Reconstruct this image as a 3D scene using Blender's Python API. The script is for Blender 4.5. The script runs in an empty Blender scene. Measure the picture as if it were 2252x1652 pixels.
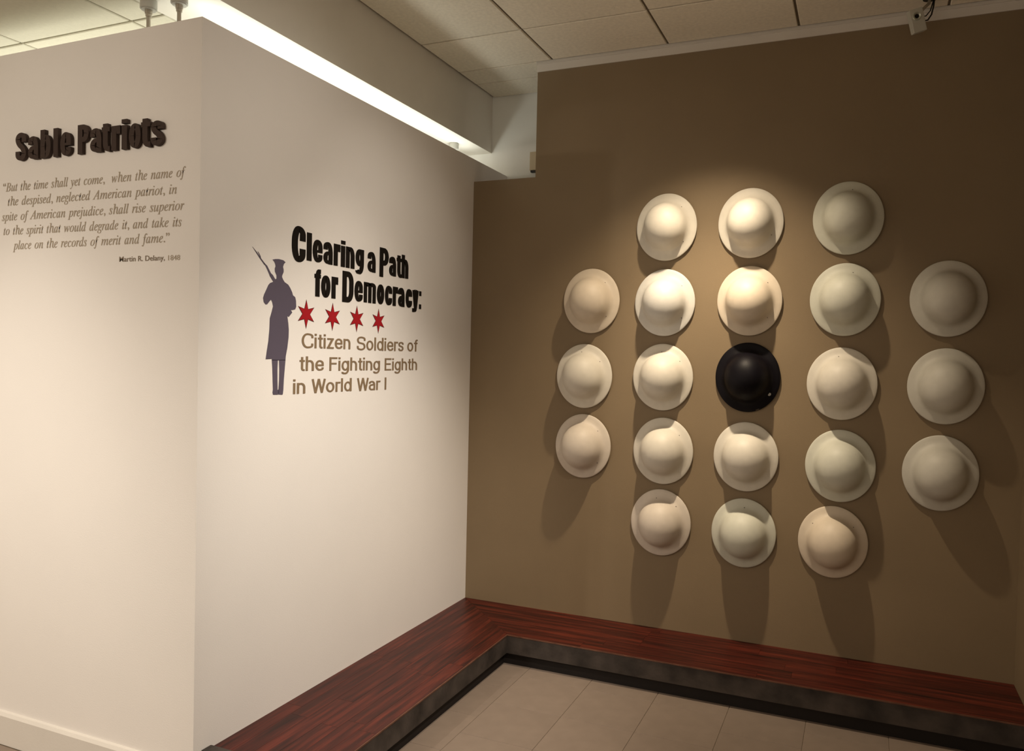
import bpy, bmesh, math, random
from mathutils import Vector, Matrix, geometry

random.seed(7)
SC = bpy.context.scene
COL = SC.collection
PI = math.pi

# ------------------------------------------------------------------ camera
cam_d = bpy.data.cameras.new('camera')
cam = bpy.data.objects.new('camera', cam_d)
COL.objects.link(cam)
yaw, pitch, roll = 0.4124, 1.5455, 0.0224
cam.matrix_world = (Matrix.Translation((1.9909, -3.9682, 1.5084)) @ Matrix.Rotation(yaw, 4, 'Z')
                    @ Matrix.Rotation(pitch, 4, 'X') @ Matrix.Rotation(roll, 4, 'Z'))
cam_d.sensor_fit = 'HORIZONTAL'
cam_d.sensor_width = 36.0
cam_d.lens = 36.0 * 1760.0 / 2252.0
cam_d.clip_start = 0.05
SC.camera = cam

# ------------------------------------------------------------------ view, world, lights
SC.view_settings.view_transform = 'Standard'
SC.view_settings.look = 'None'
SC.view_settings.gamma = 1.0
SC.view_settings.use_curve_mapping = False
SC.view_settings.exposure = 0.0

world = bpy.data.worlds.new('world')
SC.world = world
world.use_nodes = True
world.node_tree.nodes['Background'].inputs[0].default_value = (1.0, 0.80, 0.60, 1)
world.node_tree.nodes['Background'].inputs[1].default_value = 0.74


def spot(loc, target, power, size_deg, blend, color, radius):
    d = bpy.data.lights.new('spot_light', 'SPOT')
    d.energy = power
    d.spot_size = math.radians(size_deg)
    d.spot_blend = blend
    d.color = color
    d.shadow_soft_size = radius
    o = bpy.data.objects.new('spot_light', d)
    COL.objects.link(o)
    o.location = loc
    o.rotation_euler = (Vector(target) - Vector(loc)).to_track_quat('-Z', 'Y').to_euler()
    return o


def area(loc, target, power, sx, sy, color, spread=PI):
    d = bpy.data.lights.new('area_light', 'AREA')
    d.shape = 'RECTANGLE'
    d.size, d.size_y = sx, sy
    d.energy = power
    d.color = color
    d.spread = spread
    o = bpy.data.objects.new('area_light', d)
    COL.objects.link(o)
    o.location = loc
    o.rotation_euler = (Vector(target) - Vector(loc)).to_track_quat('-Z', 'Y').to_euler()
    return o


WARM = (1.0, 0.815, 0.59)
# track lamps above the helmets
spot((1.36, -0.72, 2.95), (1.25, 0, -0.6), 118, 90, 1.0, WARM, 0.022)
spot((1.36, -0.68, 2.95), (1.25, 0, 1.0), 84, 46, 1.0, WARM, 0.022)
# track lamp washing the title wall, followed by added fill spots
spot((1.2, -1.3, 2.97), (0, -1.2, 0.6), 46, 64, 1.0, (1.0, 0.885, 0.745), 0.03)
spot((2.3, -2.0, 2.9), (0, -1.6, 1.9), 58, 52, 1.0, (1.0, 0.892, 0.76), 0.05)  # added with the next two to lift the wall's brightness
spot((2.3, -2.4, 2.9), (0, -1.15, 0.35), 285, 50, 1.0, (1.0, 0.892, 0.76), 0.05)
spot((1.6, -1.0, 2.9), (0, -0.75, 1.9), 20, 50, 1.0, (1.0, 0.892, 0.76), 0.05)
# track lamps washing the quotation wall, with one added fill spot
spot((-0.9, -4.5, 2.69), (-1.1, -1.98, -0.4), 236, 78, 1.0, (1.0, 0.885, 0.745), 0.03)
spot((-1.2, -5.0, 2.6), (-0.7, -1.98, 1.8), 96, 50, 1.0, (1.0, 0.892, 0.76), 0.05)  # added spot, brightens the upper part of the wall
spot((-0.75, -2.6, 2.69), (-0.8, -1.98, -0.4), 14, 60, 1.0, (1.0, 0.892, 0.76), 0.03)
# fluorescent batten on top of the partition, shining up on the soffit
o = area((-0.185, -0.78, 2.612), (-0.185, -0.78, 3.0), 2.0, 0.035, 2.10, (0.97, 1.0, 0.92))
o.rotation_euler = (PI, 0, 0)
o = area((-1.3, -1.1, 1.7), (-1.3, -1.1, 3.0), 20, 1.6, 1.2, (1.0, 0.98, 0.84))  # unseen upward fill, added to brighten the low ceiling
o.rotation_euler = (PI, 0, 0)
# added fill from the right that brightens the title wall
area((2.3, -2.6, 2.7), (0.0, -1.1, 0.9), 6.5, 0.5, 1.8, (1.0, 0.86, 0.70), math.radians(110))


# ------------------------------------------------------------------ materials
def nodes_of(name):
    m = bpy.data.materials.new(name)
    m.use_nodes = True
    nt = m.node_tree
    return m, nt, nt.nodes['Principled BSDF']


def paint(name, col, rough=0.7, var=0.04, scale=6.0, bump=0.02, bscale=220.0, metal=0.0, spec=0.4, objvar=0.0):
    m, nt, b = nodes_of(name)
    N, L = nt.nodes, nt.links
    b.inputs['Roughness'].default_value = rough
    b.inputs['Metallic'].default_value = metal
    b.inputs['Specular IOR Level'].default_value = spec
    tc = N.new('ShaderNodeTexCoord')
    n1 = N.new('ShaderNodeTexNoise'); n1.inputs['Scale'].default_value = scale; n1.inputs['Detail'].default_value = 5
    L.new(tc.outputs['Object'], n1.inputs['Vector'])
    r = N.new('ShaderNodeValToRGB')
    r.color_ramp.elements[0].position = 0.3
    r.color_ramp.elements[1].position = 0.7
    r.color_ramp.elements[0].color = [max(0, c * (1 - var)) for c in col] + [1]
    r.color_ramp.elements[1].color = [min(1, c * (1 + var)) for c in col] + [1]
    L.new(n1.outputs['Fac'], r.inputs['Fac'])
    out = r.outputs['Color']
    if objvar > 0:
        oi = N.new('ShaderNodeObjectInfo')
        mr = N.new('ShaderNodeMapRange')
        mr.inputs['To Min'].default_value = 1 - objvar
        mr.inputs['To Max'].default_value = 1 + objvar
        L.new(oi.outputs['Random'], mr.inputs['Value'])
        hs = N.new('ShaderNodeHueSaturation')
        L.new(mr.outputs[0], hs.inputs['Value'])
        L.new(out, hs.inputs['Color'])
        out = hs.outputs['Color']
    L.new(out, b.inputs['Base Color'])
    if bump > 0:
        n2 = N.new('ShaderNodeTexNoise'); n2.inputs['Scale'].default_value = bscale; n2.inputs['Detail'].default_value = 3
        L.new(tc.outputs['Object'], n2.inputs['Vector'])
        bp = N.new('ShaderNodeBump'); bp.inputs['Strength'].default_value = bump * 8; bp.inputs['Distance'].default_value = 0.002
        L.new(n2.outputs['Fac'], bp.inputs['Height'])
        L.new(bp.outputs['Normal'], b.inputs['Normal'])
    return m


def wood(name, axis):
    m, nt, b = nodes_of(name)
    N, L = nt.nodes, nt.links
    b.inputs['Roughness'].default_value = 0.42
    b.inputs['Specular IOR Level'].default_value = 0.3
    tc = N.new('ShaderNodeTexCoord')
    oi = N.new('ShaderNodeObjectInfo')
    mp = N.new('ShaderNodeMapping')
    s = [46, 46, 46]; s[axis] = 2.6
    mp.inputs['Scale'].default_value = s
    L.new(tc.outputs['Object'], mp.inputs['Vector'])
    mul = N.new('ShaderNodeMath'); mul.operation = 'MULTIPLY'; mul.inputs[1].default_value = 37.0
    L.new(oi.outputs['Random'], mul.inputs[0])
    cx = N.new('ShaderNodeCombineXYZ')
    for i in range(3):
        L.new(mul.outputs[0], cx.inputs[i])
    L.new(cx.outputs[0], mp.inputs['Location'])
    n = N.new('ShaderNodeTexNoise'); n.inputs['Scale'].default_value = 1.0; n.inputs['Detail'].default_value = 7
    n.inputs['Roughness'].default_value = 0.62
    L.new(mp.outputs[0], n.inputs['Vector'])
    r = N.new('ShaderNodeValToRGB')
    e = r.color_ramp.elements
    e[0].position = 0.28; e[0].color = (0.0085, 0.0016, 0.0014, 1)
    e[1].position = 0.75; e[1].color = (0.150, 0.0235, 0.0115, 1)
    k = r.color_ramp.elements.new(0.5); k.color = (0.060, 0.0085, 0.0050, 1)
    L.new(n.outputs['Fac'], r.inputs['Fac'])
    hs = N.new('ShaderNodeHueSaturation')
    mr = N.new('ShaderNodeMapRange')
    mr.inputs['To Min'].default_value = 0.86
    mr.inputs['To Max'].default_value = 1.14
    L.new(oi.outputs['Random'], mr.inputs['Value'])
    L.new(mr.outputs[0], hs.inputs['Value'])
    L.new(r.outputs['Color'], hs.inputs['Color'])
    L.new(hs.outputs['Color'], b.inputs['Base Color'])
    bp = N.new('ShaderNodeBump'); bp.inputs['Strength'].default_value = 0.15; bp.inputs['Distance'].default_value = 0.001
    L.new(n.outputs['Fac'], bp.inputs['Height'])
    L.new(bp.outputs['Normal'], b.inputs['Normal'])
    return m


M_white = paint('white_wall_paint', (0.845, 0.82, 0.79), 0.75, 0.015, 2.5)
M_brown = paint('brown_wall_paint', (0.238, 0.176, 0.104), 0.62, 0.04, 3.0)
M_trimw = paint('white_trim_paint', (0.72, 0.69, 0.64), 0.5, 0.02)
M_niche = paint('niche_paint', (0.84, 0.84, 0.80), 0.8, 0.02)
M_soffit = paint('soffit_paint', (0.80, 0.775, 0.71), 0.8, 0.02)
M_tile_c = paint('ceiling_tile_board', (0.88, 0.82, 0.69), 0.9, 0.06, 60, 0.05, 300, objvar=0.04)
M_grid = paint('ceiling_grid_backing', (0.17, 0.14, 0.10), 0.9, 0.1)  # dark beige T-bar backing, seen between the tiles
M_floor_t = paint('floor_tile_vinyl', (0.240, 0.188, 0.150), 0.55, 0.06, 14, 0.01, 60, objvar=0.035)
M_joint = paint('floor_joint', (0.20, 0.155, 0.11), 0.8, 0.2, 30)
M_woodx = wood('red_wood_x', 0)
M_woody = wood('red_wood_y', 1)
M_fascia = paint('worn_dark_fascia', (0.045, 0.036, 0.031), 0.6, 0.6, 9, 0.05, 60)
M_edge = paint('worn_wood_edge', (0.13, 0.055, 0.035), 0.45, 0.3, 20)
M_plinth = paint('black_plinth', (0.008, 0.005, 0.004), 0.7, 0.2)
M_metal = paint('galvanised_metal', (0.42, 0.38, 0.31), 0.45, 0.1, 20, metal=0.7)
M_capw = paint('white_plastic', (0.46, 0.45, 0.40), 0.45, 0.02)
M_black = paint('black_vinyl', (0.006, 0.0035, 0.002), 0.7, 0.1, bump=0, spec=0.2)
M_raised = paint('dark_brown_foam_letter', (0.046, 0.027, 0.020), 0.8, 0.15, bump=0.03)
M_taupe = paint('taupe_vinyl', (0.235, 0.165, 0.098), 0.6, 0.04, bump=0)
M_taupel = paint('light_taupe_vinyl', (0.40, 0.335, 0.25), 0.6, 0.04, bump=0)
M_taupem = paint('mid_taupe_vinyl', (0.22, 0.17, 0.12), 0.6, 0.04, bump=0)
M_red = paint('red_vinyl', (0.36, 0.004, 0.012), 0.5, 0.04, bump=0)
M_redge = paint('dark_red_outline', (0.085, 0.014, 0.010), 0.6, 0.1, bump=0)
M_purple = paint('purple_grey_vinyl', (0.098, 0.082, 0.118), 0.6, 0.05, bump=0)
M_lens = paint('camera_lens_glass', (0.004, 0.004, 0.004), 0.1, 0.1, bump=0)
M_cable = paint('black_cable', (0.012, 0.010, 0.008), 0.5, 0.1, bump=0)
M_cctv = paint('camera_housing', (0.52, 0.52, 0.46), 0.45, 0.03, bump=0)
M_ring = paint('camera_lens_ring', (0.50, 0.53, 0.46), 0.25, 0.03, bump=0, metal=0.5)
M_beige = paint('beige_box', (0.62, 0.52, 0.36), 0.6, 0.03)
M_rivet = paint('dark_rivet_hole', (0.05, 0.035, 0.02), 0.6, 0.1, bump=0)


# ------------------------------------------------------------------ helpers
def tag(o, label=None, cat=None, group=None, kind=None):
    if label: o['label'] = label
    if cat: o['category'] = cat
    if group: o['group'] = group
    if kind: o['kind'] = kind
    return o


def empty(name, loc=(0, 0, 0), rot=(0, 0, 0)):
    o = bpy.data.objects.new(name, None)
    o.empty_display_size = 0.05
    o.location = loc
    o.rotation_euler = rot
    COL.objects.link(o)
    return o


def obj(name, bm, mat, parent=None, smooth=False, loc=None):
    me = bpy.data.meshes.new(name)
    bmesh.ops.recalc_face_normals(bm, faces=bm.faces)
    bm.to_mesh(me)
    bm.free()
    me.materials.append(mat)
    if smooth:
        for p in me.polygons:
            p.use_smooth = True
    o = bpy.data.objects.new(name, me)
    COL.objects.link(o)
    if parent: o.parent = parent
    if loc: o.location = loc
    return o


def box(bm, x0, x1, y0, y1, z0, z1, bev=0.0):
    v = [bm.verts.new(p) for p in ((x0, y0, z0), (x1, y0, z0), (x1, y1, z0), (x0, y1, z0),
                                   (x0, y0, z1), (x1, y0, z1), (x1, y1, z1), (x0, y1, z1))]
    fs = [bm.faces.new([v[i] for i in q]) for q in ((3, 2, 1, 0), (4, 5, 6, 7), (0, 1, 5, 4), (1, 2, 6, 5), (2, 3, 7, 6), (3, 0, 4, 7))]
    if bev > 0:
        es = list({e for f in fs for e in f.edges})
        bmesh.ops.bevel(bm, geom=es, offset=bev, segments=2, affect='EDGES', profile=0.6)
    return bm


def boxo(name, dims, mat, parent=None, bev=0.0):
    bm = bmesh.new()
    box(bm, *dims, bev=bev)
    return obj(name, bm, mat, parent)


def prism(bm, pts, lift):
    """flat polygon (list of 3D points, coplanar) extruded by vector lift"""
    n = len(pts)
    a = [bm.verts.new(p) for p in pts]
    b = [bm.verts.new(Vector(p) + Vector(lift)) for p in pts]
    for i in range(n):
        j = (i + 1) % n
        bm.faces.new((a[i], a[j], b[j], b[i]))
    tri = geometry.tessellate_polygon([[Vector(p) for p in pts]])
    for t in tri:
        try:
            bm.faces.new([b[i] for i in t])
            bm.faces.new([a[i] for i in reversed(t)])
        except ValueError:
            pass


def cyl(bm, c, r, h, axis='Z', seg=24, r2=None, bev=0):
    r2 = r if r2 is None else r2
    ret = bmesh.ops.create_cone(bm, cap_ends=True, segments=seg, radius1=r, radius2=r2, depth=h)
    vs = ret['verts']
    if axis == 'X': R = Matrix.Rotation(PI / 2, 4, 'Y')
    elif axis == 'Y': R = Matrix.Rotation(PI / 2, 4, 'X')
    else: R = Matrix.Identity(4)
    bmesh.ops.transform(bm, matrix=Matrix.Translation(c) @ R, verts=vs)


def tube(bm, pts, r, seg=8):
    pts = [Vector(p) for p in pts]
    rings = []
    for i, p in enumerate(pts):
        t = (pts[min(i + 1, len(pts) - 1)] - pts[max(i - 1, 0)]).normalized()
        u = t.orthogonal().normalized(); w = t.cross(u)
        rings.append([bm.verts.new(p + u * r * math.cos(2 * PI * k / seg) + w * r * math.sin(2 * PI * k / seg)) for k in range(seg)])
    for a, b in zip(rings, rings[1:]):
        for k in range(seg):
            bm.faces.new((a[k], a[(k + 1) % seg], b[(k + 1) % seg], b[k]))
    bm.faces.new(rings[0][::-1]); bm.faces.new(rings[-1])


# ------------------------------------------------------------------ the setting
ZT = 2.582      # top of the white partition
ZLOW = 2.459    # top of the low part of the brown wall
ZUP = 3.012     # top of the tall part of the brown wall
ZC = 3.061      # suspended ceiling
ZS = 2.727      # underside of the soffit
YA = -1.982     # face of the quote wall
XR = 2.625      # right wall
YN = 0.44       # niche wall behind the brown wall
XL = 0.365      # left end of the tall brown wall

S = 'structure'
tag(boxo('wall_left', (-0.235, 0, YA, YN, 0, ZT), M_white), 'white partition wall carrying the exhibition title', kind=S)
tag(boxo('wall_near', (-3.0, -0.235, YA, YA + 0.16, 0, ZT), M_white), 'white partition wall carrying the quotation', kind=S)
bm = bmesh.new()
prism(bm, [(0, 0, 0), (XR, 0, 0), (XR, 0, ZUP), (XL, 0, ZUP), (XL, 0, ZLOW), (0, 0, ZLOW)], (0, 0.12, 0))
tag(obj('wall_back', bm, M_brown), 'brown display wall with a notch at its upper left', kind=S)
tag(boxo('wall_right', (XR, XR + 0.12, -6.5, 0.12, 0, ZC + 0.1), M_brown), 'brown side wall at the right edge', kind=S)
tag(boxo('wall_niche', (-4.0, XR + 0.12, YN, YN + 0.1, 0, ZC + 0.1), M_niche), 'pale wall seen through the gap above the partition', kind=S)
# soffit / bulkhead running above the partition
tag(boxo('trim_1', (-0.39, -0.105, -6.5, YN, ZS, ZC + 0.06), M_soffit), 'long white bulkhead above the partition', kind=S)
# white band between brown wall and ceiling, with its small wall angle
t = tag(boxo('trim_2', (XL - 0.003, XR, -0.006, 0.12, ZUP, ZC + 0.004), M_trimw), 'white band along the top of the brown wall', kind=S)
boxo('wall_angle', (XL - 0.003, XR, -0.014, -0.006, ZC - 0.012, ZC + 0.004), M_trimw, t)
# baseboard of the quote wall
bm = bmesh.new()
prof = [(YA, 0), (YA - 0.016, 0), (YA - 0.016, 0.108), (YA - 0.009, 0.119), (YA, 0.122)]
prism(bm, [(-3.0, y, z) for y, z in prof], (3.0 - 0.055, 0, 0))
tag(obj('baseboard_front', bm, M_trimw), 'white baseboard under the quotation wall', kind=S)

# main ceiling: dark grid plane with separate tiles hanging a little proud of it
ceil = tag(boxo('ceiling', (-0.105, XR, -6.5, YN, ZC + 0.008, ZC + 0.1), M_grid), 'suspended tile ceiling of the gallery', kind=S)
P = 0.611
xs = [-0.100] + [0.452 + P * k for k in range(4)] + [XR]
ys = [YN, 0.181]
y = 0.181
ys = [YN, 0.196, -0.018, -0.430, -0.430 - P]
while ys[-1] > -6.2: ys.append(ys[-1] - P)
G = 0.0055
def tile_mesh(sx, sy, th, bev):
    bm = bmesh.new()
    box(bm, -sx / 2, sx / 2, -sy / 2, sy / 2, 0, th, bev=0)
    es = [e for e in bm.edges if abs(e.verts[0].co.z) < 1e-6 and abs(e.verts[1].co.z) < 1e-6] if bev < 0 else [e for e in bm.edges if e.verts[0].co.z > th / 2 and e.verts[1].co.z > th / 2]
    bmesh.ops.bevel(bm, geom=es, offset=abs(bev), segments=1, affect='EDGES')
    me = bpy.data.meshes.new('tile')
    bmesh.ops.recalc_face_normals(bm, faces=bm.faces)
    bm.to_mesh(me); bm.free()
    return me
cache = {}
def put_tile(name, x0, x1, y0, y1, z, th, mat, parent, bev, gap, tilt=0.0):
    key = (name, round(x1 - x0, 3), round(y1 - y0, 3), mat.name)
    if key not in cache:
        me = tile_mesh(x1 - x0 - 2 * gap, y1 - y0 - 2 * gap, th, bev)
        me.materials.append(mat)
        cache[key] = me
    o = bpy.data.objects.new(name, cache[key])
    o.parent = parent
    o.location = ((x0 + x1) / 2, (y0 + y1) / 2, z)
    if tilt: o.rotation_euler = (random.uniform(-tilt, tilt), random.uniform(-tilt, tilt), 0)
    COL.objects.link(o)
for i in range(len(xs) - 1):
    for j in range(len(ys) - 1):
        put_tile('ceiling_tile', xs[i], xs[i + 1], ys[j + 1], ys[j], ZC - 0.001 + random.uniform(0, 0.0015), 0.012, M_tile_c, ceil, -0.003, G, 0.0012)

# lower ceiling of the room behind the quote wall
ceil2 = tag(boxo('ceiling_low', (-4.0, -0.39, -4.6, YN, ZS + 0.008, ZS + 0.1), M_grid), 'bright tile ceiling behind the quotation wall', kind=S)
M_tile_b = paint('ceiling_tile_clean', (0.70, 0.68, 0.57), 0.9, 0.03, 60, 0.05, 300, objvar=0.03)
x = -0.39; xe = [x, -0.556]
while xe[-1] > -3.6: xe.append(xe[-1] - P)
ye = [YN, 0.05, 0.05 - P, 0.05 - 2 * P, -1.775]
while ye[-1] > -4.2: ye.append(ye[-1] - P)
for i in range(len(xe) - 1):
    for j in range(len(ye) - 1):
        put_tile('ceiling_tile', xe[i + 1], xe[i], ye[j + 1], ye[j], ZS - 0.001, 0.012, M_tile_b, ceil2, -0.003, G)

# floor: joint bed with separate staggered tiles
floor = tag(boxo('floor', (-4.0, XR, -6.5, YN, -0.1, -0.0025), M_joint), 'pale tan tiled floor', kind=S)
T = 0.3135
xf0 = 1.506 - T * 5
col_i = 0
x = xf0 + T
while x < XR:
    off = T / 2 if col_i in (0, 4, 6) else 0.0
    y = -0.365 - (0.155 - off if off else 0.0) + (0 if off else 0.0)
    yt = -0.364
    yb = -0.522 if off == 0 else -0.678
    x1 = min(x + T, XR)
    while yt > -3.6:
        put_tile('floor_tile', x, x1, yb, yt, -0.006, 0.006, M_floor_t, floor, 0.0008, 0.0009)
        yt, yb = yb, yb - T
    x += T; col_i += 1
# the strip of floor in front of the quote wall
x = -1.6 + 0.0
k = 0
while x < 0.24:
    yt = YA - 0.02
    yb = yt - (T if k % 2 else T / 2)
    while yt > -3.6:
        put_tile('floor_tile', x, min(x + T, 0.25), yb, yt, -0.006, 0.006, M_floor_t, floor, 0.0008, 0.0009)
        yt, yb = yb, yb - T
    x += T; k += 1

# ------------------------------------------------------------------ corner bench
ZB = 0.1514; BD = 0.447; BY = 0.430; BEND = -1.905
bench = tag(empty('corner_bench', (0, 0, 0)), 'low L-shaped bench with red-brown wooden planks along both walls', 'bench')
TH = 0.022
NB = 6
def plank(pts, mat):
    bm = bmesh.new()
    prism(bm, [(px, py, ZB - TH) for px, py in pts], (0, 0, TH))
    es = [e for e in bm.edges if e.verts[0].co.z > ZB - 1e-4 and e.verts[1].co.z > ZB - 1e-4 and len(e.link_faces) == 2
          and abs(e.link_faces[0].normal.z - e.link_faces[1].normal.z) > 0.5]
    obj('plank', bm, mat, bench)
g = 0.00035
for i in range(NB):
    a0, a1 = i / NB, (i + 1) / NB
    # run along the brown wall (mitred at the inside corner)
    y0, y1 = -BY * a0 - g, -BY * a1 + g
    cuts = sorted([random.uniform(0.75, 1.15), random.uniform(1.55, 2.05)])
    xs_ = cuts + [XR - 0.001]
    xl0, xl1 = BD * a0 + g, BD * a1 + g
    plank([(xl0, y0), (cuts[0] - g, y0), (cuts[0] - g, y1), (xl1, y1)], M_woodx)
    for c0, c1 in zip(xs_, xs_[1:]):
        plank([(c0 + g, y0), (c1 - g, y0), (c1 - g, y1), (c0 + g, y1)], M_woodx)
    # run along the white wall
    x0, x1 = BD * a0 + g, BD * a1 - g
    yy = [-random.uniform(0.85, 1.05), -random.uniform(1.35, 1.6), BEND]
    plank([(x0, -BY * a0 - g), (x0, yy[0] + g), (x1, yy[0] + g), (x1, -BY * a1 - g)], M_woody)
    for c0, c1 in zip(yy, yy[1:]):
        plank([(x0, c0 - g), (x0, c1 + g), (x1, c1 + g), (x1, c0 - g)], M_woody)
# edge nosing, fascia and recessed plinth
boxo('edge_strip', (BD - 0.001, XR, -BY - 0.004, -BY, ZB - 0.006, ZB - 0.0005), M_edge, bench)
boxo('edge_strip', (BD, BD + 0.004, BEND, -BY - 0.004, ZB - 0.006, ZB - 0.0005), M_edge, bench)
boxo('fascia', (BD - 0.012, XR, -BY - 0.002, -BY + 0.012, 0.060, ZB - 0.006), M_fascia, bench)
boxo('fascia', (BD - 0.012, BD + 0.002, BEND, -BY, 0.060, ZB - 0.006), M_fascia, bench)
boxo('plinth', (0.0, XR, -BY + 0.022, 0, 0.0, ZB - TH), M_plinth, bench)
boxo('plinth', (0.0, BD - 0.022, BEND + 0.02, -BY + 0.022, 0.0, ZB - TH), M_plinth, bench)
boxo('end_cap', (0.002, BD + 0.006, BEND - 0.045, BEND, 0.0, ZB + 0.012), M_fascia, bench, bev=0.004)

# ------------------------------------------------------------------ helmets
PROF = [(0.1485, 0.0035), (0.1505, 0.0065), (0.1500, 0.0100), (0.1470, 0.0120), (0.136, 0.0150), (0.124, 0.0190), (0.1155, 0.0240),
        (0.1095, 0.0310), (0.1055, 0.0400), (0.1020, 0.0520), (0.0975, 0.0660), (0.0905, 0.0800), (0.0805, 0.0930),
        (0.0680, 0.1040), (0.0530, 0.1130), (0.0360, 0.1195), (0.0180, 0.1230)]
KV = 1.105


PROF = [(r, d if d < 0.024 else 0.024 + (d - 0.024) * 1.20) for r, d in PROF]


def helmet_shell():
    bm = bmesh.new()
    seg = 72
    rings = []
    for r, d in PROF:
        kv = 1 + (KV - 1) * (0.45 + 0.55 * min(1, r / 0.12))
        rings.append([bm.verts.new((r * math.cos(2 * PI * k / seg), -d, r * kv * math.sin(2 * PI * k / seg))) for k in range(seg)])
    for a, b in zip(rings, rings[1:]):
        for k in range(seg):
            bm.faces.new((a[k], a[(k + 1) % seg], b[(k + 1) % seg], b[k]))
    c = bm.verts.new((0, -0.1444, 0))
    for k in range(seg):
        bm.faces.new((rings[-1][k], rings[-1][(k + 1) % seg], c))
    # hollow underside so that it is a real shell
    ins = []
    for r, d in [(0.1465, 0.0030), (0.112, 0.018), (0.100, 0.045), (0.082, 0.085), (0.045, 0.110)]:
        kv = 1 + (KV - 1) * (0.45 + 0.55 * min(1, r / 0.12))
        ins.append([bm.verts.new((r * math.cos(2 * PI * k / seg), -d, r * kv * math.sin(2 * PI * k / seg))) for k in range(seg)])
    for a, b in zip(ins, ins[1:]):
        for k in range(seg):
            bm.faces.new((a[k], b[k], b[(k + 1) % seg], a[(k + 1) % seg]))
    c = bm.verts.new((0, -0.118, 0))
    for k in range(seg):
        bm.faces.new((ins[-1][(k + 1) % seg], ins[-1][k], c))
    for k in range(seg):
        bm.faces.new((rings[0][(k + 1) % seg], rings[0][k], ins[0][k], ins[0][(k + 1) % seg]))
    return bm


def helmet_paint(name, col, spec=0.35, rough=0.5):
    m = paint(name, col, rough, 0.035, 26, 0.02, 420, spec=spec)
    return m


HM = {
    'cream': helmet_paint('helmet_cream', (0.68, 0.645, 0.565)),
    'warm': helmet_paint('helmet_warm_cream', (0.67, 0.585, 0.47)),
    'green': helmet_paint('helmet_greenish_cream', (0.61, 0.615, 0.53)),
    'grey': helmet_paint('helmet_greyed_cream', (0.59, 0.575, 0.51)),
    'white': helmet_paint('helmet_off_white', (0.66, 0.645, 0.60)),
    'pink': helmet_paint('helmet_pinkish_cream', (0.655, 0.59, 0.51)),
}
HM['black'] = paint('helmet_black', (0.0028, 0.0020, 0.0040), 0.50, 0.2, 20, 0.02, 300, spec=0.17)

rv = bmesh.new(); cyl(rv, (0, 0, 0), 0.0022, 0.002, 'Y', 10)
rivet_me = bpy.data.meshes.new('rivet'); rv.to_mesh(rivet_me); rv.free(); rivet_me.materials.append(M_rivet)
peg = bmesh.new(); cyl(peg, (0, -0.010, 0), 0.006, 0.100, 'Y', 12)
for v in peg.verts: v.co.y -= 0.055
peg_me = bpy.data.meshes.new('peg'); peg.to_mesh(peg_me); peg.free(); peg_me.materials.append(M_metal)

shell_bm = helmet_shell()
shell_me = bpy.data.meshes.new('shell')
bmesh.ops.recalc_face_normals(shell_bm, faces=shell_bm.faces)
shell_bm.to_mesh(shell_me); shell_bm.free()
for p in shell_me.polygons: p.use_smooth = True

# x, z, colour, rivet angles (deg), tilt x, tilt z, label
ROWN = ['top row', 'second row', 'third row', 'fourth row', 'bottom row']
HEL = [
    (1.079, 2.161, 'cream', (48, -38), 'cream brimmed steel helmet, leftmost of the three in the top row'),
    (1.482, 2.163, 'cream', (-30,), 'cream brimmed steel helmet, middle of the three in the top row'),
    (1.910, 2.166, 'green', (82,), 'dim cream brimmed helmet, rightmost of the three in the top row'),
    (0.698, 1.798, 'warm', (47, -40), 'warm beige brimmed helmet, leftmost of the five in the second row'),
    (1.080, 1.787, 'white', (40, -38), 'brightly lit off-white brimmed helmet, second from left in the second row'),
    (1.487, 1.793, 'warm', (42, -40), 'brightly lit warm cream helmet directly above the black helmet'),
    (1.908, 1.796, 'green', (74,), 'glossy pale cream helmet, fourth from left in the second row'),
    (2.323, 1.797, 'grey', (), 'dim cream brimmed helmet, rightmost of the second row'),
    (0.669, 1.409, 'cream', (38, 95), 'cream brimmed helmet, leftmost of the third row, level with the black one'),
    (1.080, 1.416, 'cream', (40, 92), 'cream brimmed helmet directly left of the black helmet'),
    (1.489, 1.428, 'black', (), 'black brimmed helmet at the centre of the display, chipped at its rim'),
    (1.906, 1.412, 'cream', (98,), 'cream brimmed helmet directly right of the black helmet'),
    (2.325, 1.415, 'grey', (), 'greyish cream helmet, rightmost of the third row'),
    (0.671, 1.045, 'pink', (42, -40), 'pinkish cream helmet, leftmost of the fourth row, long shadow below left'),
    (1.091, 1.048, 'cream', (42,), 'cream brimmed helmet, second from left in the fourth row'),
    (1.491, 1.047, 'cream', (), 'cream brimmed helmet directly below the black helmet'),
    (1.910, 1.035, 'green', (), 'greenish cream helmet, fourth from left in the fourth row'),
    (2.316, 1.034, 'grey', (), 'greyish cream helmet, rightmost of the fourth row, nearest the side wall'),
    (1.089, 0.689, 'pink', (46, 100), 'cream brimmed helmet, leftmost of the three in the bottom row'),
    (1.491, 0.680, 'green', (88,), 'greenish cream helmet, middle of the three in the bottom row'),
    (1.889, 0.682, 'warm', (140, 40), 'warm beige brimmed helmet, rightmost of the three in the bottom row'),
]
WALLGAP = 0.004   # rim stands just off the wall
first = None
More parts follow.
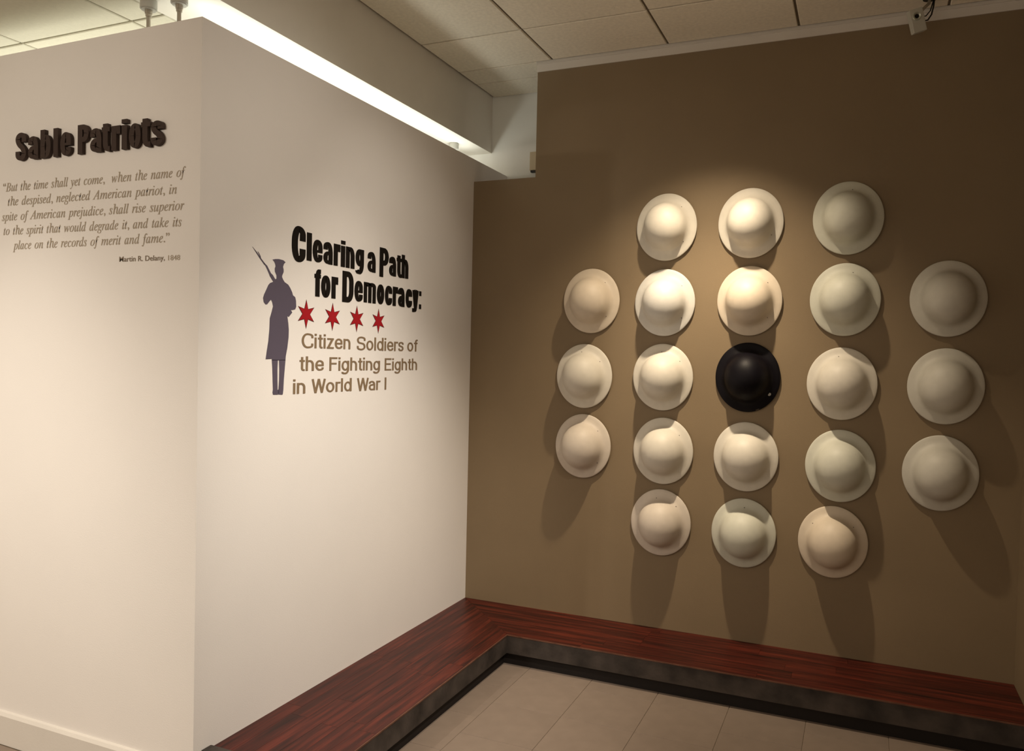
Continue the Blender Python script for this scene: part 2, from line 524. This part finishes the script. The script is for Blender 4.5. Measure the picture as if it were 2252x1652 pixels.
for hx, hz, ck, riv, lab in HEL:
    if first is None:
        root = empty('brimmed_helmet')
        shell = bpy.data.objects.new('shell', shell_me.copy()); COL.objects.link(shell); shell.parent = root
        pg_ = bpy.data.objects.new('hanging_peg', peg_me); COL.objects.link(pg_); pg_.parent = root
        first = (root, shell, pg_)
    else:
        root = first[0].copy(); COL.objects.link(root)
        shell = first[1].copy(); shell.data = shell_me.copy(); COL.objects.link(shell); shell.parent = root
        pg_ = first[2].copy(); COL.objects.link(pg_); pg_.parent = root
    shell.data.materials.clear()
    shell.data.materials.append(HM[ck])
    root.location = (hx, -WALLGAP, hz)
    root.rotation_euler = (random.uniform(-0.012, 0.0), 0, random.uniform(-0.012, 0.012))
    shell.rotation_euler = (0, random.uniform(-0.06, 0.06), 0)
    tag(root, lab, 'helmet', 'brimmed helmets mounted in a grid on the brown wall')
    for a in riv:
        r_ = bpy.data.objects.new('rivet', rivet_me); COL.objects.link(r_); r_.parent = root
        aa = math.radians(a)
        r_.location = (0.113 * math.cos(aa), -0.0272, 0.113 * KV * math.sin(aa))
    if ck == 'black':
        shell_black = root
# chips in the paint of the black helmet
bm = bmesh.new()
prism(bm, [(x_, -0.0170, z_) for x_, z_ in [(0.098, -0.074), (0.105, -0.069), (0.111, -0.073), (0.110, -0.081), (0.103, -0.085), (0.097, -0.081)]], (0, -0.0035, 0))
obj('paint_chip', bm, M_capw, shell_black)['label'] = 'pale chip near the brim'
bm = bmesh.new()
prism(bm, [(x_, -0.0105, z_) for x_, z_ in [(0.040, -0.150), (0.052, -0.149), (0.060, -0.146), (0.055, -0.154), (0.044, -0.157)]], (0, -0.0020, 0))
obj('paint_chip', bm, M_rivet, shell_black)['label'] = 'dull worn spot on the lower brim'

# ------------------------------------------------------------------ lettering
def arc_path(pts, rad, closed=False, n=7):
    pts = [Vector(p) for p in pts]
    out = []
    m = len(pts)
    for i, p in enumerate(pts):
        if not closed and i in (0, m - 1):
            out.append(p); continue
        a, b = pts[(i - 1) % m], pts[(i + 1) % m]
        da, db = (a - p), (b - p)
        # elliptical corner: independent radius along each leg
        ra = min(rad, da.length * 0.499); rb = min(rad * 1.25, db.length * 0.499)
        if abs(da.y) > abs(da.x): ra = min(rad * 1.25, da.length * 0.499); rb = min(rad, db.length * 0.499)
        A = p + da.normalized() * ra; B = p + db.normalized() * rb
        for k in range(n + 1):
            t = k / n * PI / 2
            out.append(p + (A - p) * (1 - math.sin(t)) + (B - p) * (1 - math.cos(t)))
    return out


def stroke(bm, pts, s, t, M, depth, closed=False):
    """ribbon along a 2D path; width s where it runs upright, t where it runs level"""
    depth += 0.00012 * (len(bm.verts) > 0) * (1 + (len(bm.verts) // 3) % 4)
    n = len(pts)
    L_, R_ = [], []
    for i in range(n):
        a = pts[(i - 1) % n] if (closed or i > 0) else pts[i]
        b = pts[(i + 1) % n] if (closed or i < n - 1) else pts[i]
        d = (b - a)
        if d.length < 1e-9: d = Vector((0, 1))
        d.normalize()
        w = math.sqrt((s * d.y) ** 2 + (t * d.x) ** 2) / 2
        nn = Vector((-d.y, d.x))
        L_.append(pts[i] + nn * w); R_.append(pts[i] - nn * w)
    def P3(p, k): return bm.verts.new(M(p.x, p.y, k))
    fl = [P3(p, depth) for p in L_]; fr = [P3(p, depth) for p in R_]
    bl = [P3(p, 0) for p in L_]; br = [P3(p, 0) for p in R_]
    m = n if closed else n - 1
    for i in range(m):
        j = (i + 1) % n
        bm.faces.new((fl[i], fr[i], fr[j], fl[j]))
        bm.faces.new((bl[i], fl[i], fl[j], bl[j]))
        bm.faces.new((fr[i], br[i], br[j], fr[j]))
    if not closed:
        bm.faces.new((fl[0], bl[0], br[0], fr[0]))
        bm.faces.new((fl[-1], fr[-1], br[-1], bl[-1]))


def V2(*p): return [Vector(q) for q in p]


def glyph(bm, ch, w, h, H, s, t, dsc, M, depth, cap=None):
    """heavy condensed sans letter. w width, h x-height, H ascender height, dsc descender depth"""
    a, b = s / 2, w - s / 2
    T_, B_ = h - t / 2, t / 2
    R = w * 0.5
    def st(p, closed=False, rad=None, ss=None, tt=None):
        q = arc_path(p, R if rad is None else rad, closed) if rad != 0 else V2(*p)
        stroke(bm, q, ss or s, tt or t, M, depth, closed)
    if ch == 'o':
        st([(a, B_), (b, B_), (b, T_), (a, T_)], True)
    elif ch in 'cC':
        hh = h if ch == 'c' else H
        st([(b, hh * 0.60), (b, hh - t / 2), (a, hh - t / 2), (a, B_), (b, B_), (b, hh * 0.38)])
    elif ch == 'e':
        st([(b, h * 0.44), (b, T_), (a, T_), (a, B_), (b, B_), (b, h * 0.35)])
        st([(a, h * 0.485), (b + s / 2, h * 0.485)], rad=0, tt=h * 0.11)
    elif ch == 'a':
        st([(a, h * 0.65), (a, T_), (b, T_), (b, 0)])
        st([(b, h * 0.52), (a, h * 0.47), (a, B_ * 0.9), (b, B_ * 1.0), (b, h * 0.3)], tt=t * 0.8, rad=R * 0.8)
    elif ch == 'l':
        st([(a, 0), (a, H)], rad=0, ss=w, )if False else stroke(bm, V2((w / 2, 0), (w / 2, H)), w, t, M, depth)
    elif ch == 'i':
        stroke(bm, V2((w / 2, 0), (w / 2, h * 0.985)), w, t, M, depth)
        stroke(bm, V2((w / 2, h + (H - h) * 0.25), (w / 2, H)), w, t, M, depth)
    elif ch == 'r':
        st([(a, 0), (a, h)], rad=0)
        st([(a, h * 0.72), (a + s * 0.3, T_ - t * 0.1), (w, T_ - t * .02)], rad=s * 0.4)
        stroke(bm, V2((w - s * 0.36, h * 0.66), (w - s * 0.36, h)), s * 0.72, t, M, depth)
    elif ch in 'nh':
        st([(a, 0), (a, h if ch == 'n' else H)], rad=0)
        st([(a, h * 0.78), (a, T_), (b, T_), (b, 0)], rad=w * 0.42)
    elif ch == 'm':
        mid = w / 2
        sm = s * 0.95
        for x0 in (sm / 2, mid, w - sm / 2):
            stroke(bm, V2((x0, 0), (x0, h * (1.0 if x0 < mid * .5 else 0.85))), sm, t, M, depth)
        for x0, x1 in ((sm / 2, mid), (mid, w - sm / 2)):
            st([(x0, h * 0.80), (x0, T_), (x1, T_), (x1, h * 0.7)], rad=w * 0.2, ss=sm)
    elif ch == 'g':
        st([(a, h * 0.18 + B_), (b, h * 0.18 + B_), (b, T_), (a, T_)], True)
        st([(b, h), (b, -dsc + t / 2), (a, -dsc + t / 2), (a, -dsc * 0.2)])
    elif ch == 'b':
        st([(a, 0), (a, H)], rad=0)
        st([(a, B_), (b, B_), (b, T_), (a, T_)], True)
    elif ch == 'P':
        st([(a, 0), (a, H)], rad=0)
        st([(a, H - t / 2), (b, H - t / 2), (b, H * 0.40 + t / 2), (a, H * 0.40 + t / 2)], rad=R * 0.75)
    elif ch == 'D':
        st([(a, 0), (a, H)], rad=0)
        st([(a, H - t / 2), (b, H - t / 2), (b, t / 2), (a, t / 2)], rad=R * 0.7)
    elif ch == 't':
        top = h + (H - h) * 0.62
        x0 = w * 0.14 + a
        st([(x0, top), (x0, B_), (w, B_ * 0.8)], rad=s * 0.8)
        stroke(bm, V2((0, h - t * 0.45), (w * 0.98, h - t * 0.45)), s, t * 0.9, M, depth)
    elif ch == 'f':
        x0 = w * 0.16 + a
        st([(x0, 0), (x0, H - t / 2), (w, H - t / 2)], rad=s * 0.8)
        stroke(bm, V2((0, h - t * 0.45), (w, h - t * 0.45)), s, t * 0.9, M, depth)
    elif ch == 'y':
        ym = h * 0.10
        stroke(bm, V2((a, h), (w * 0.50, ym)), s, t, M, depth)
        st([(b, h), (w * 0.50, -dsc * 0.3), (w * 0.40, -dsc + t / 2), (w * 0.02, -dsc + t / 2)], rad=s * 0.5)
    elif ch in 'Ss':
        hh = H if ch == 'S' else h
        st([(b, hh * 0.66), (b, hh - t / 2), (a, hh - t / 2), (a, hh * 0.61), (b, hh * 0.41), (b, t / 2), (a, t / 2), (a, hh * 0.33)])
    elif ch == ':':
        for z0 in (0, h * 0.72):
            stroke(bm, V2((w / 2, z0), (w / 2, z0 + h * 0.26)), w, t, M, depth)


def sans(ch, M, bm, x0, kx, kz, depth=0.0012):
    """light grotesque letter on cap height 1; returns advance width"""
    s, t, h = 0.138, 0.118, 0.745
    MM = lambda u, v, d: M((x0 + u) * kx, v * kz, d)
    def st(p, rad=10.0, closed=False):
        q = V2(*p) if rad == 0 else arc_path(p, rad, closed)
        stroke(bm, q, s, t, MM, depth, closed)
    a = s / 2
    T_, B_ = h - t / 2, t / 2
    if ch == ' ': return 0.30
    if ch in 'il':
        st([(a, 0), (a, h if ch == 'i' else 1.0)], 0)
        if ch == 'i': st([(a, 0.865), (a, 1.0)], 0)
        return s + 0.10
    if ch == 'I':
        st([(a, 0), (a, 1)], 0); return s + 0.1
    if ch == 'C':
        w = 0.78; b = w - a
        st([(b, 0.69), (b, 1.01 - t / 2), (a, 1.01 - t / 2), (a, B_ - 0.01), (b, B_ - 0.01), (b, 0.32)]); return w + 0.09
    if ch == 'S':
        w = 0.70; b = w - a; U = 1.01 - t / 2; L0 = B_ - 0.01
        st([(b, 0.71), (b, U), (a, U), (a, 0.565), (w / 2, 0.52), (b, 0.45), (b, L0), (a, L0), (a, 0.31)]); return w + 0.08
    if ch == 's':
        w = 0.50; b = w - a
        st([(b - 0.005, 0.53), (b - 0.005, T_), (a, T_), (a, 0.435), (w / 2, 0.385), (b, 0.335), (b, B_), (a, B_), (a, 0.22)]); return w + 0.08
    if ch == 't':
        st([(0.16, 0.95), (0.16, B_), (0.33, B_ - 0.005)], 0.10)
        st([(0, T_), (0.33, T_)], 0); return 0.33 + 0.07
    if ch == 'f':
        st([(0.165, 0), (0.165, 1.0 - t / 2), (0.36, 1.0 - t / 2)], 0.13)
        st([(0, T_), (0.34, T_)], 0); return 0.35 + 0.05
    if ch == 'z':
        w = 0.50
        st([(0.02, T_), (w, T_)], 0); st([(0, B_), (w, B_)], 0)
        stroke(bm, V2((0.09, B_), (w - 0.09, T_)), s * 1.15, t * 1.0, MM, depth); return w + 0.08
    if ch == 'e':
        w = 0.57; b = w - a
        st([(b, 0.335), (b, T_), (a, T_), (a, B_), (b, B_), (b, 0.235)])
        st([(a, 0.385), (w, 0.385)], 0); return w + 0.09
    if ch == 'o':
        w = 0.60; b = w - a
        st([(a, B_), (b, B_), (b, T_), (a, T_)], 10, True); return w + 0.09
    if ch in 'dg':
        w = 0.57; b = w - a
        st([(a, B_), (b, B_), (b, T_), (a, T_)], 10, True)
        if ch == 'd': st([(b, 0), (b, 1)], 0)
        else: st([(b, h), (b, -0.27 + t / 2), (a, -0.27 + t / 2), (a, -0.10)], 0.24)
        return w + 0.10
    if ch in 'nh':
        w = 0.53; b = w - a
        st([(a, 0), (a, h if ch == 'n' else 1)], 0)
        st([(a, 0.40), (a, T_), (b, T_), (b, 0)], 0.22); return w + 0.10
    if ch == 'r':
        st([(a, 0), (a, h)], 0); st([(a, 0.42), (a, T_), (0.36, T_)], 0.2); return 0.36 + 0.05
    if ch == 'a':
        w = 0.54; b = w - a
        st([(a, 0.53), (a, T_), (b, T_), (b, 0)], 0.20)
        st([(b, 0.47), (w / 2, 0.43), (a, 0.40), (a, B_), (b, B_), (b, 0.30)], 0.17); return w + 0.10
    if ch in 'FE':
        w = 0.58 if ch == 'F' else 0.61
        st([(a, 0), (a, 1)], 0); st([(a, 1 - t / 2), (w, 1 - t / 2)], 0); st([(a, 0.53), (w - 0.06, 0.53)], 0)
        if ch == 'E': st([(a, t / 2), (w, t / 2)], 0)
        return w + 0.09
    if ch == 'W':
        w = 0.98
        for p, q in (((a, 1), (0.27, 0)), ((0.27, 0), (w / 2, 1)), ((w / 2, 1), (w - 0.27, 0)), ((w - 0.27, 0), (w - a, 1))):
            st([p, q], 0)
        return w + 0.03
    return 0.3


def sans_word(word, M, width, cap, mat, root):
    tmp = bmesh.new()
    adv = [sans(c, M, tmp, 0, 1, 1) for c in word]
    tmp.free()
    last = {'f': 0.36, 'r': 0.36, 't': 0.33}.get(word[-1])
    total = sum(adv[:-1]) + (last if last else adv[-1] - 0.09)
    kx = width / total
    x = 0.0
    for c, a in zip(word, adv):
        if c != ' ':
            bm = bmesh.new()
            sans(c, M, bm, x, kx, cap)
            put(bm, 'letter', mat, root)
        x += a


WB = 0.0005   # standoff from wall


def on_B(y0, z0):   # title wall: reading direction is +Y, facing +X
    return lambda u, v, d: (WB + d, y0 + u, z0 + v)


def on_A(x0, z0):   # quote wall: reading direction +X, facing -Y
    return lambda u, v, d: (x0 + u, YA - WB - d, z0 + v)


title = tag(empty('title_lettering', (0, -1.05, 1.7)), 'heavy black title lettering above the four red stars', 'lettering')
def put(bm, name, mat, root, label=None):
    o = obj(name, bm, mat)
    o.parent = root
    o.matrix_parent_inverse = Matrix.Translation(root.location).inverted()
    if label: o['label'] = label
    return o
line1 = [('C', -1.5239, -1.4426), ('l', -1.4348, -1.4049), ('e', -1.3981, -1.3365), ('a', -1.3298, -1.2693), ('r', -1.2619, -1.2178), ('i', -1.2129, -1.1835), ('n', -1.1781, -1.1163), ('g', -1.1083, -1.0471), ('a', -1.0175, -0.9553), ('P', -0.9232, -0.8497), ('a', -0.8443, -0.7853), ('t', -0.7808, -0.7383), ('h', -0.7365, -0.6772)]
line2 = [('f', -1.3845, -1.3443), ('o', -1.3413, -1.2807), ('r', -1.273, -1.2296), ('D', -1.1992, -1.1208), ('e', -1.1123, -1.0513), ('m', -1.0429, -0.9499), ('o', -0.9406, -0.8818), ('c', -0.8748, -0.815), ('r', -0.8095, -0.7659), ('a', -0.7631, -0.7057), ('c', -0.6958, -0.6377), ('y', -0.6353, -0.5765), (':', -0.5705, -0.5505)]
for ln, base, xh, HH in ((line1, 1.8595, 0.0885, 0.1085), (line2, 1.7240, 0.0885, 0.1085)):
    for ch, y0, y1 in ln:
        if ch == ':':
            for k in (0, 0.72):
                bm = bmesh.new()
                stroke(bm, V2(((y1 - y0) / 2, xh * k), ((y1 - y0) / 2, xh * (k + 0.26))), y1 - y0, 0.0175, on_B(y0, base), 0.0015)
                put(bm, 'colon_dot', M_black, title)
            continue
        bm = bmesh.new()
        if ch in 'CPD':
            z0 = base - (0.0125 if ch != 'D' else 0.009); hh = {'C': 0.1370, 'P': 0.131, 'D': 0.1295}[ch]
            glyph(bm, ch, y1 - y0, hh, hh, 0.0345 if ch == 'C' else 0.030, 0.023, 0, on_B(y0, z0), 0.0015)
        else:
            glyph(bm, ch, y1 - y0, xh, HH, {'m': 0.0262}.get(ch, 0.0272), 0.0175, 0.0175, on_B(y0, base), 0.0015)
        put(bm, 'letter', M_black, title)

raised = tag(empty('raised_lettering', (-0.5, YA, 2.23)), 'thick dark brown raised lettering at the top of the quotation wall', 'lettering')
sp = [('S', -0.8801, -0.8291), ('a', -0.8116, -0.7637), ('b', -0.7458, -0.6975), ('l', -0.6777, -0.6602), ('e', -0.6418, -0.594), ('P', -0.5531, -0.5047), ('a', -0.4908, -0.442), ('t', -0.4284, -0.4023), ('r', -0.3878, -0.3522), ('i', -0.3391, -0.3199), ('o', -0.3049, -0.2562), ('t', -0.2426, -0.2134), ('s', -0.2031, -0.1567)]
for ch, x0, x1 in sp:
    bm = bmesh.new()
    w = x1 - x0
    x0 -= 0.003
    w += 0.006
    if ch == 't': w *= 1.22; x0 -= 0.006
    glyph(bm, ch, w, 0.0825, 0.101, 0.0232 if ch != 'l' else 0.02, 0.0175, 0.02, on_A(x0, 2.181 - (x0 + 0.88) * 0.003), 0.013)
    put(bm, 'letter', M_raised, raised)


# flat vinyl text made with the built-in font, fitted to measured extents
MI = {}
for i, c in enumerate('ABCDEFGHIJKLMNOPQRSTUVWXYZ'):
    MI[c] = chr(0x1D434 + i)
for i, c in enumerate('abcdefghijklmnopqrstuvwxyz'):
    MI[c] = chr(0x1D44E + i)
MI['h'] = '\u210E'


def text_mesh(body, offset=0.0, shear=0.0, spacing=1.0, word=1.0):
    cu = bpy.data.curves.new('t', 'FONT')
    cu.body = body
    cu.size = 1.0
    cu.offset = offset
    cu.shear = shear
    cu.space_character = spacing
    cu.space_word = word
    cu.fill_mode = 'FRONT'
    cu.resolution_u = 4
    o = bpy.data.objects.new('t', cu)
    COL.objects.link(o)
    dg = bpy.context.evaluated_depsgraph_get()
    me = bpy.data.meshes.new_from_object(o.evaluated_get(dg), depsgraph=dg)
    bpy.data.objects.remove(o); bpy.data.curves.remove(cu)
    return me


def fit_text(name, body, M, width, zscale, mat, root, offset=0.0, shear=0.0, spacing=1.0, word=1.0, xref=None):
    me = text_mesh(body, offset, shear, spacing, word)
    xs_ = [v.co.x for v in me.vertices]
    x0, x1 = min(xs_), max(xs_)
    for v in me.vertices:
        v.co = Vector(M((v.co.x - x0) / (x1 - x0) * width, v.co.y * zscale, 0.0008))
    me.name = name
    me.materials.append(mat)
    o = bpy.data.objects.new(name, me)
    o['kind'] = 'stuff'   # letters a few pixels wide, one line of print per part
    COL.objects.link(o)
    o.parent = root
    o.matrix_parent_inverse = Matrix.Translation(root.location).inverted()
    return o


sub = tag(empty('subtitle_lettering', (0, -1.04, 1.44)), 'taupe sans-serif lettering in three lines below the four red stars', 'lettering')
CAPH = 0.727     # cap height of the built-in font
for words in ([('Citizen', -1.4565, -1.135, 1.5187, 0.0575), ('Soldiers of', -1.087, -0.5767, 1.5160, 0.0580)],
              [('the', -1.4674, -1.3165, 1.4297, 0.0565), ('Fighting', -1.2785, -0.9052, 1.4285, 0.0555), ('Eighth', -0.8664, -0.5779, 1.4265, 0.0555)],
              [('in', -1.5037, -1.43, 1.3415, 0.0560), ('World', -1.3917, -1.1209, 1.3410, 0.0555), ('War', -1.0817, -0.8999, 1.3395, 0.0555), ('I', -0.8639, -0.8497, 1.3390, 0.0555)]):
    for wd, y0, y1, zb, ch in words:
        sans_word(wd, on_B(y0, zb), y1 - y0, ch, M_taupe, sub)

quote = tag(empty('quotation_lettering', (-0.5, YA, 1.95)), 'small taupe italic quotation of five lines with attribution on the white wall', 'lettering')
lines = [('\u201CBut the time shall yet come,  when the name of', -0.9686, 2.0758, -0.063, 2.0718),
         ('the despised, neglected American patriot, in', -0.9422, 2.0228, -0.1011, 2.0176),
         ('spite of American prejudice, shall rise superior', -0.975, 1.9677, -0.0679, 1.9626),
         ('to the spirit that would degrade it, and take its', -0.9653, 1.9149, -0.0782, 1.9093),
         ('place on the records of merit and fame.\u201D', -0.9121, 1.8594, -0.1316, 1.8590)]
for body, x0, z0, x1, z1 in lines:
    bb = ''.join(MI.get(c, c) for c in body)
    base = on_A(x0, z0)
    k = (z1 - z0) / (x1 - x0)
    fit_text('text_line', bb, (lambda u, v, d, base=base, k=k: (lambda p: (p[0], p[1], p[2] + k * u))(base(u, v, d))),
             x1 - x0, 0.0455, M_taupel, quote, offset=0.002, word=1.35, spacing=1.02)
o = fit_text('text_line', 'Martin R. Delany,', on_A(-0.3615, 1.7996), 0.2103, 0.0185 / CAPH, M_taupem, quote, offset=0.007)
o['label'] = 'bold name of the attribution'
o = fit_text('text_line', '1848', on_A(-0.1352, 1.7984), 0.052, 0.0180 / CAPH, M_taupel, quote, offset=0.0)
o['label'] = 'year in thin figures'

# ------------------------------------------------------------------ stars
def star_pts(yc, zc, r, ri, d):
    pts = []
    for k in range(12):
        a = PI / 2 + k * PI / 6
        rr = r if k % 2 == 0 else ri
        pts.append((d, yc - rr * math.cos(a), zc + rr * math.sin(a)))
    return pts
ordn = ['leftmost of the four red star decals, beside the soldier silhouette', 'second from the left of the four red star decals',
        'third from the left of the four red star decals', 'rightmost of the four red star decals']
for (yc, zc, r), lab in zip(((-1.4319, 1.6505, 0.0572), (-1.2628, 1.6488, 0.0570), (-1.0918, 1.6490, 0.0567), (-0.9240, 1.6477, 0.0555)), ordn):
    root = tag(empty('star_decal', (0, yc, zc)), 'six-pointed star, ' + lab, 'star', 'red star decals in a row under the title')
    bm = bmesh.new(); prism(bm, star_pts(yc, zc, r, r * 0.415, WB), (0.0008, 0, 0)); put(bm, 'outline', M_redge, root)
    bm = bmesh.new(); prism(bm, star_pts(yc, zc, r * 0.88, r * 0.375, WB + 0.0009), (0.0006, 0, 0)); put(bm, 'face', M_red, root)

# ------------------------------------------------------------------ soldier silhouette decal
BODY= [(-1.6296, 1.8392), (-1.6151, 1.8427), (-1.5961, 1.845), (-1.5711, 1.8435), (-1.5587, 1.8376), (-1.568, 1.8291), (-1.5722, 1.8187), (-1.5687, 1.8088), (-1.5685, 1.7996), (-1.5754, 1.7878), (-1.577, 1.7814), (-1.5723, 1.7734), (-1.562, 1.7632), (-1.541, 1.7551), (-1.5293, 1.7438), (-1.5175, 1.728), (-1.5132, 1.7178), (-1.4997, 1.7113), (-1.4947, 1.6977), (-1.493, 1.6751), (-1.4986, 1.6653), (-1.513, 1.6618), (-1.5245, 1.6611), (-1.5157, 1.6522), (-1.5353, 1.6339), (-1.5439, 1.6383), (-1.5376, 1.6106), (-1.5342, 1.5864), (-1.5347, 1.5583), (-1.5411, 1.517), (-1.5489, 1.487), (-1.5508, 1.4702), (-1.6258, 1.47), (-1.6259, 1.4755), (-1.659, 1.4739), (-1.6543, 1.5006), (-1.6461, 1.5405), (-1.6416, 1.5805), (-1.6399, 1.624), (-1.6298, 1.65), (-1.6237, 1.6685), (-1.6278, 1.6828), (-1.635, 1.6924), (-1.6439, 1.6853), (-1.6559, 1.6736), (-1.6648, 1.673), (-1.6739, 1.6814), (-1.6773, 1.6954), (-1.6724, 1.7083), (-1.6607, 1.7272), (-1.6505, 1.7443), (-1.6416, 1.7523), (-1.6241, 1.7586), (-1.6432, 1.7774), (-1.6471, 1.7842), (-1.6586, 1.801), (-1.6678, 1.8125), (-1.6779, 1.8185), (-1.6716, 1.8207), (-1.6589, 1.8135), (-1.6464, 1.7987), (-1.6382, 1.7887), (-1.6273, 1.7826), (-1.6135, 1.7683), (-1.6065, 1.7719), (-1.6073, 1.7846), (-1.6157, 1.7965), (-1.617, 1.8073), (-1.6129, 1.8168), (-1.6147, 1.8239), (-1.6203, 1.8323)]
LEGL= [(-1.6258, 1.4718), (-1.5932, 1.4719), (-1.5945, 1.4351), (-1.5937, 1.3982), (-1.5918, 1.3613), (-1.5903, 1.342), (-1.6165, 1.343), (-1.6194, 1.3511), (-1.6175, 1.3621), (-1.6199, 1.3987), (-1.6225, 1.4426)]
LEGR= [(-1.5866, 1.472), (-1.5503, 1.4721), (-1.5535, 1.4423), (-1.5581, 1.3976), (-1.5601, 1.3603), (-1.5625, 1.3436), (-1.5652, 1.3411), (-1.5875, 1.3427), (-1.5868, 1.3611), (-1.5843, 1.3981), (-1.5841, 1.435)]
BRIDGE= [(-1.5928, 1.3584), (-1.5852, 1.3629), (-1.5849, 1.3481), (-1.5892, 1.3446)]
BARREL= [(-1.7363, 1.8721), (-1.7127, 1.8551), (-1.6917, 1.8365), (-1.6706, 1.8201), (-1.6747, 1.8167), (-1.6969, 1.8348), (-1.7177, 1.8545)]
BAYO= [(-1.7118, 1.8612), (-1.7035, 1.8573), (-1.694, 1.8451), (-1.6891, 1.8332), (-1.6968, 1.8313), (-1.7099, 1.8466), (-1.7177, 1.8545)]
BEHIND = None
bm = bmesh.new()
for poly in (BODY, LEGL, LEGR, BRIDGE, BARREL):
    prism(bm, [(WB, a, b) for a, b in poly], (0.001, 0, 0))
prism(bm, [(WB, a, b) for a, b in [(-1.7095, 1.8590), (-1.7040, 1.8560), (-1.6945, 1.8440), (-1.6915, 1.8350), (-1.6935, 1.8352), (-1.6965, 1.8420), (-1.7050, 1.8535)]], (0.001, 0, 0))
sil = obj('soldier_silhouette', bm, M_purple)
tag(sil, 'purple-grey decal of a soldier seen from behind, cap on, rifle on shoulder', 'decal')

# ------------------------------------------------------------------ ceiling struts on top of the partition
def strut(x, y, lab):
    root = tag(empty('ceiling_strut', (x, y, ZT)), lab, 'strut', 'struts between partition and soffit')
    bm = bmesh.new()
    cyl(bm, (x, y, (ZT + ZS) / 2), 0.007, ZS - ZT - 0.006, 'Z', 16)
    put(bm, 'rod', M_metal, root)
    bm = bmesh.new()
    cyl(bm, (x, y, ZS - 0.0435), 0.0125, 0.013, 'Z', 16)
    cyl(bm, (x, y, ZS - 0.055), 0.0100, 0.010, 'Z', 16)
    put(bm, 'collar', M_metal, root)
    bm = bmesh.new()
    cyl(bm, (x, y, ZS - 0.0185), 0.0285, 0.037, 'Z', 32)
    es = [e for e in bm.edges if abs(e.verts[0].co.z - e.verts[1].co.z) < 1e-6]
    bmesh.ops.bevel(bm, geom=es, offset=0.004, segments=2, affect='EDGES')
    put(bm, 'flange', M_capw, root)
strut(-0.342, -1.889, 'metal strut with white flange above the quotation wall, left of two')
strut(-0.2055, -1.882, 'metal strut with white flange beside the partition corner, right of two')
strut(-0.2155, 0.160, 'small white strut flange peeking over the far end of the title wall')
# ------------------------------------------------------------------ security camera
cc = tag(empty('security_camera', (2.152, -0.2, 3.0)), 'small pale box camera hanging from the ceiling at the upper right', 'camera')
R_ = Matrix.Translation((2.154, -0.2, 2.949)) @ Matrix.Rotation(math.radians(-17), 4, 'Y') @ Matrix.Rotation(math.radians(14), 4, 'Z') @ Matrix.Rotation(math.radians(12), 4, 'X')
def cpart(name, bm, mat):
    bmesh.ops.transform(bm, matrix=R_, verts=bm.verts)
    return put(bm, name, mat, cc)
bm = bmesh.new(); box(bm, -0.027, 0.027, -0.016, 0.020, -0.052, 0.044, bev=0.004); cpart('housing', bm, M_cctv)
bm = bmesh.new()
seg = 24
for r0, r1, y0, y1 in ((0.0175, 0.0150, -0.016, -0.021), (0.0150, 0.0085, -0.021, -0.018)):
    a = [bm.verts.new((-0.003 + r0 * math.cos(2 * PI * k / seg), y0, 0.012 + r0 * math.sin(2 * PI * k / seg))) for k in range(seg)]
    b = [bm.verts.new((-0.003 + r1 * math.cos(2 * PI * k / seg), y1, 0.012 + r1 * math.sin(2 * PI * k / seg))) for k in range(seg)]
    for k in range(seg): bm.faces.new((a[k], a[(k + 1) % seg], b[(k + 1) % seg], b[k]))
cpart('lens_ring', bm, M_ring)
bm = bmesh.new(); cyl(bm, (-0.003, -0.0175, 0.012), 0.0085, 0.003, 'Y', 20); cpart('lens', bm, M_lens)
bm = bmesh.new()
tube(bm, [(2.164, -0.185, 2.975), (2.178, -0.165, 3.004), (2.200, -0.150, 3.030), (2.205, -0.148, 3.060)], 0.0065, 10)
put(bm, 'mount_arm', M_metal, cc)
bm = bmesh.new(); cyl(bm, (2.205, -0.148, 3.054), 0.028, 0.012, 'Z', 24); put(bm, 'mount_plate', M_cable, cc)
bm = bmesh.new()
tube(bm, [(2.182, -0.178, 2.950), (2.198, -0.160, 2.958), (2.212, -0.145, 2.985), (2.219, -0.140, 3.02), (2.222, -0.135, 3.060)], 0.0032, 8)
tube(bm, [(2.178, -0.180, 2.968), (2.190, -0.165, 2.974), (2.207, -0.150, 3.0), (2.222, -0.135, 3.060)], 0.0025, 8)
put(bm, 'cable', M_cable, cc)

# ------------------------------------------------------------------ small beige box on the niche wall
jb = tag(empty('junction_box', (0.19, YN, 2.65)), 'narrow beige box on the pale wall, half hidden by the tall brown wall', 'box')
bm = bmesh.new(); box(bm, 0.158, 0.235, YN - 0.03, YN, 2.600, 2.708, bev=0.003); put(bm, 'housing', M_beige, jb)
bm = bmesh.new(); box(bm, 0.162, 0.232, YN - 0.024, YN, 2.590, 2.600); put(bm, 'base_gasket', M_cable, jb)
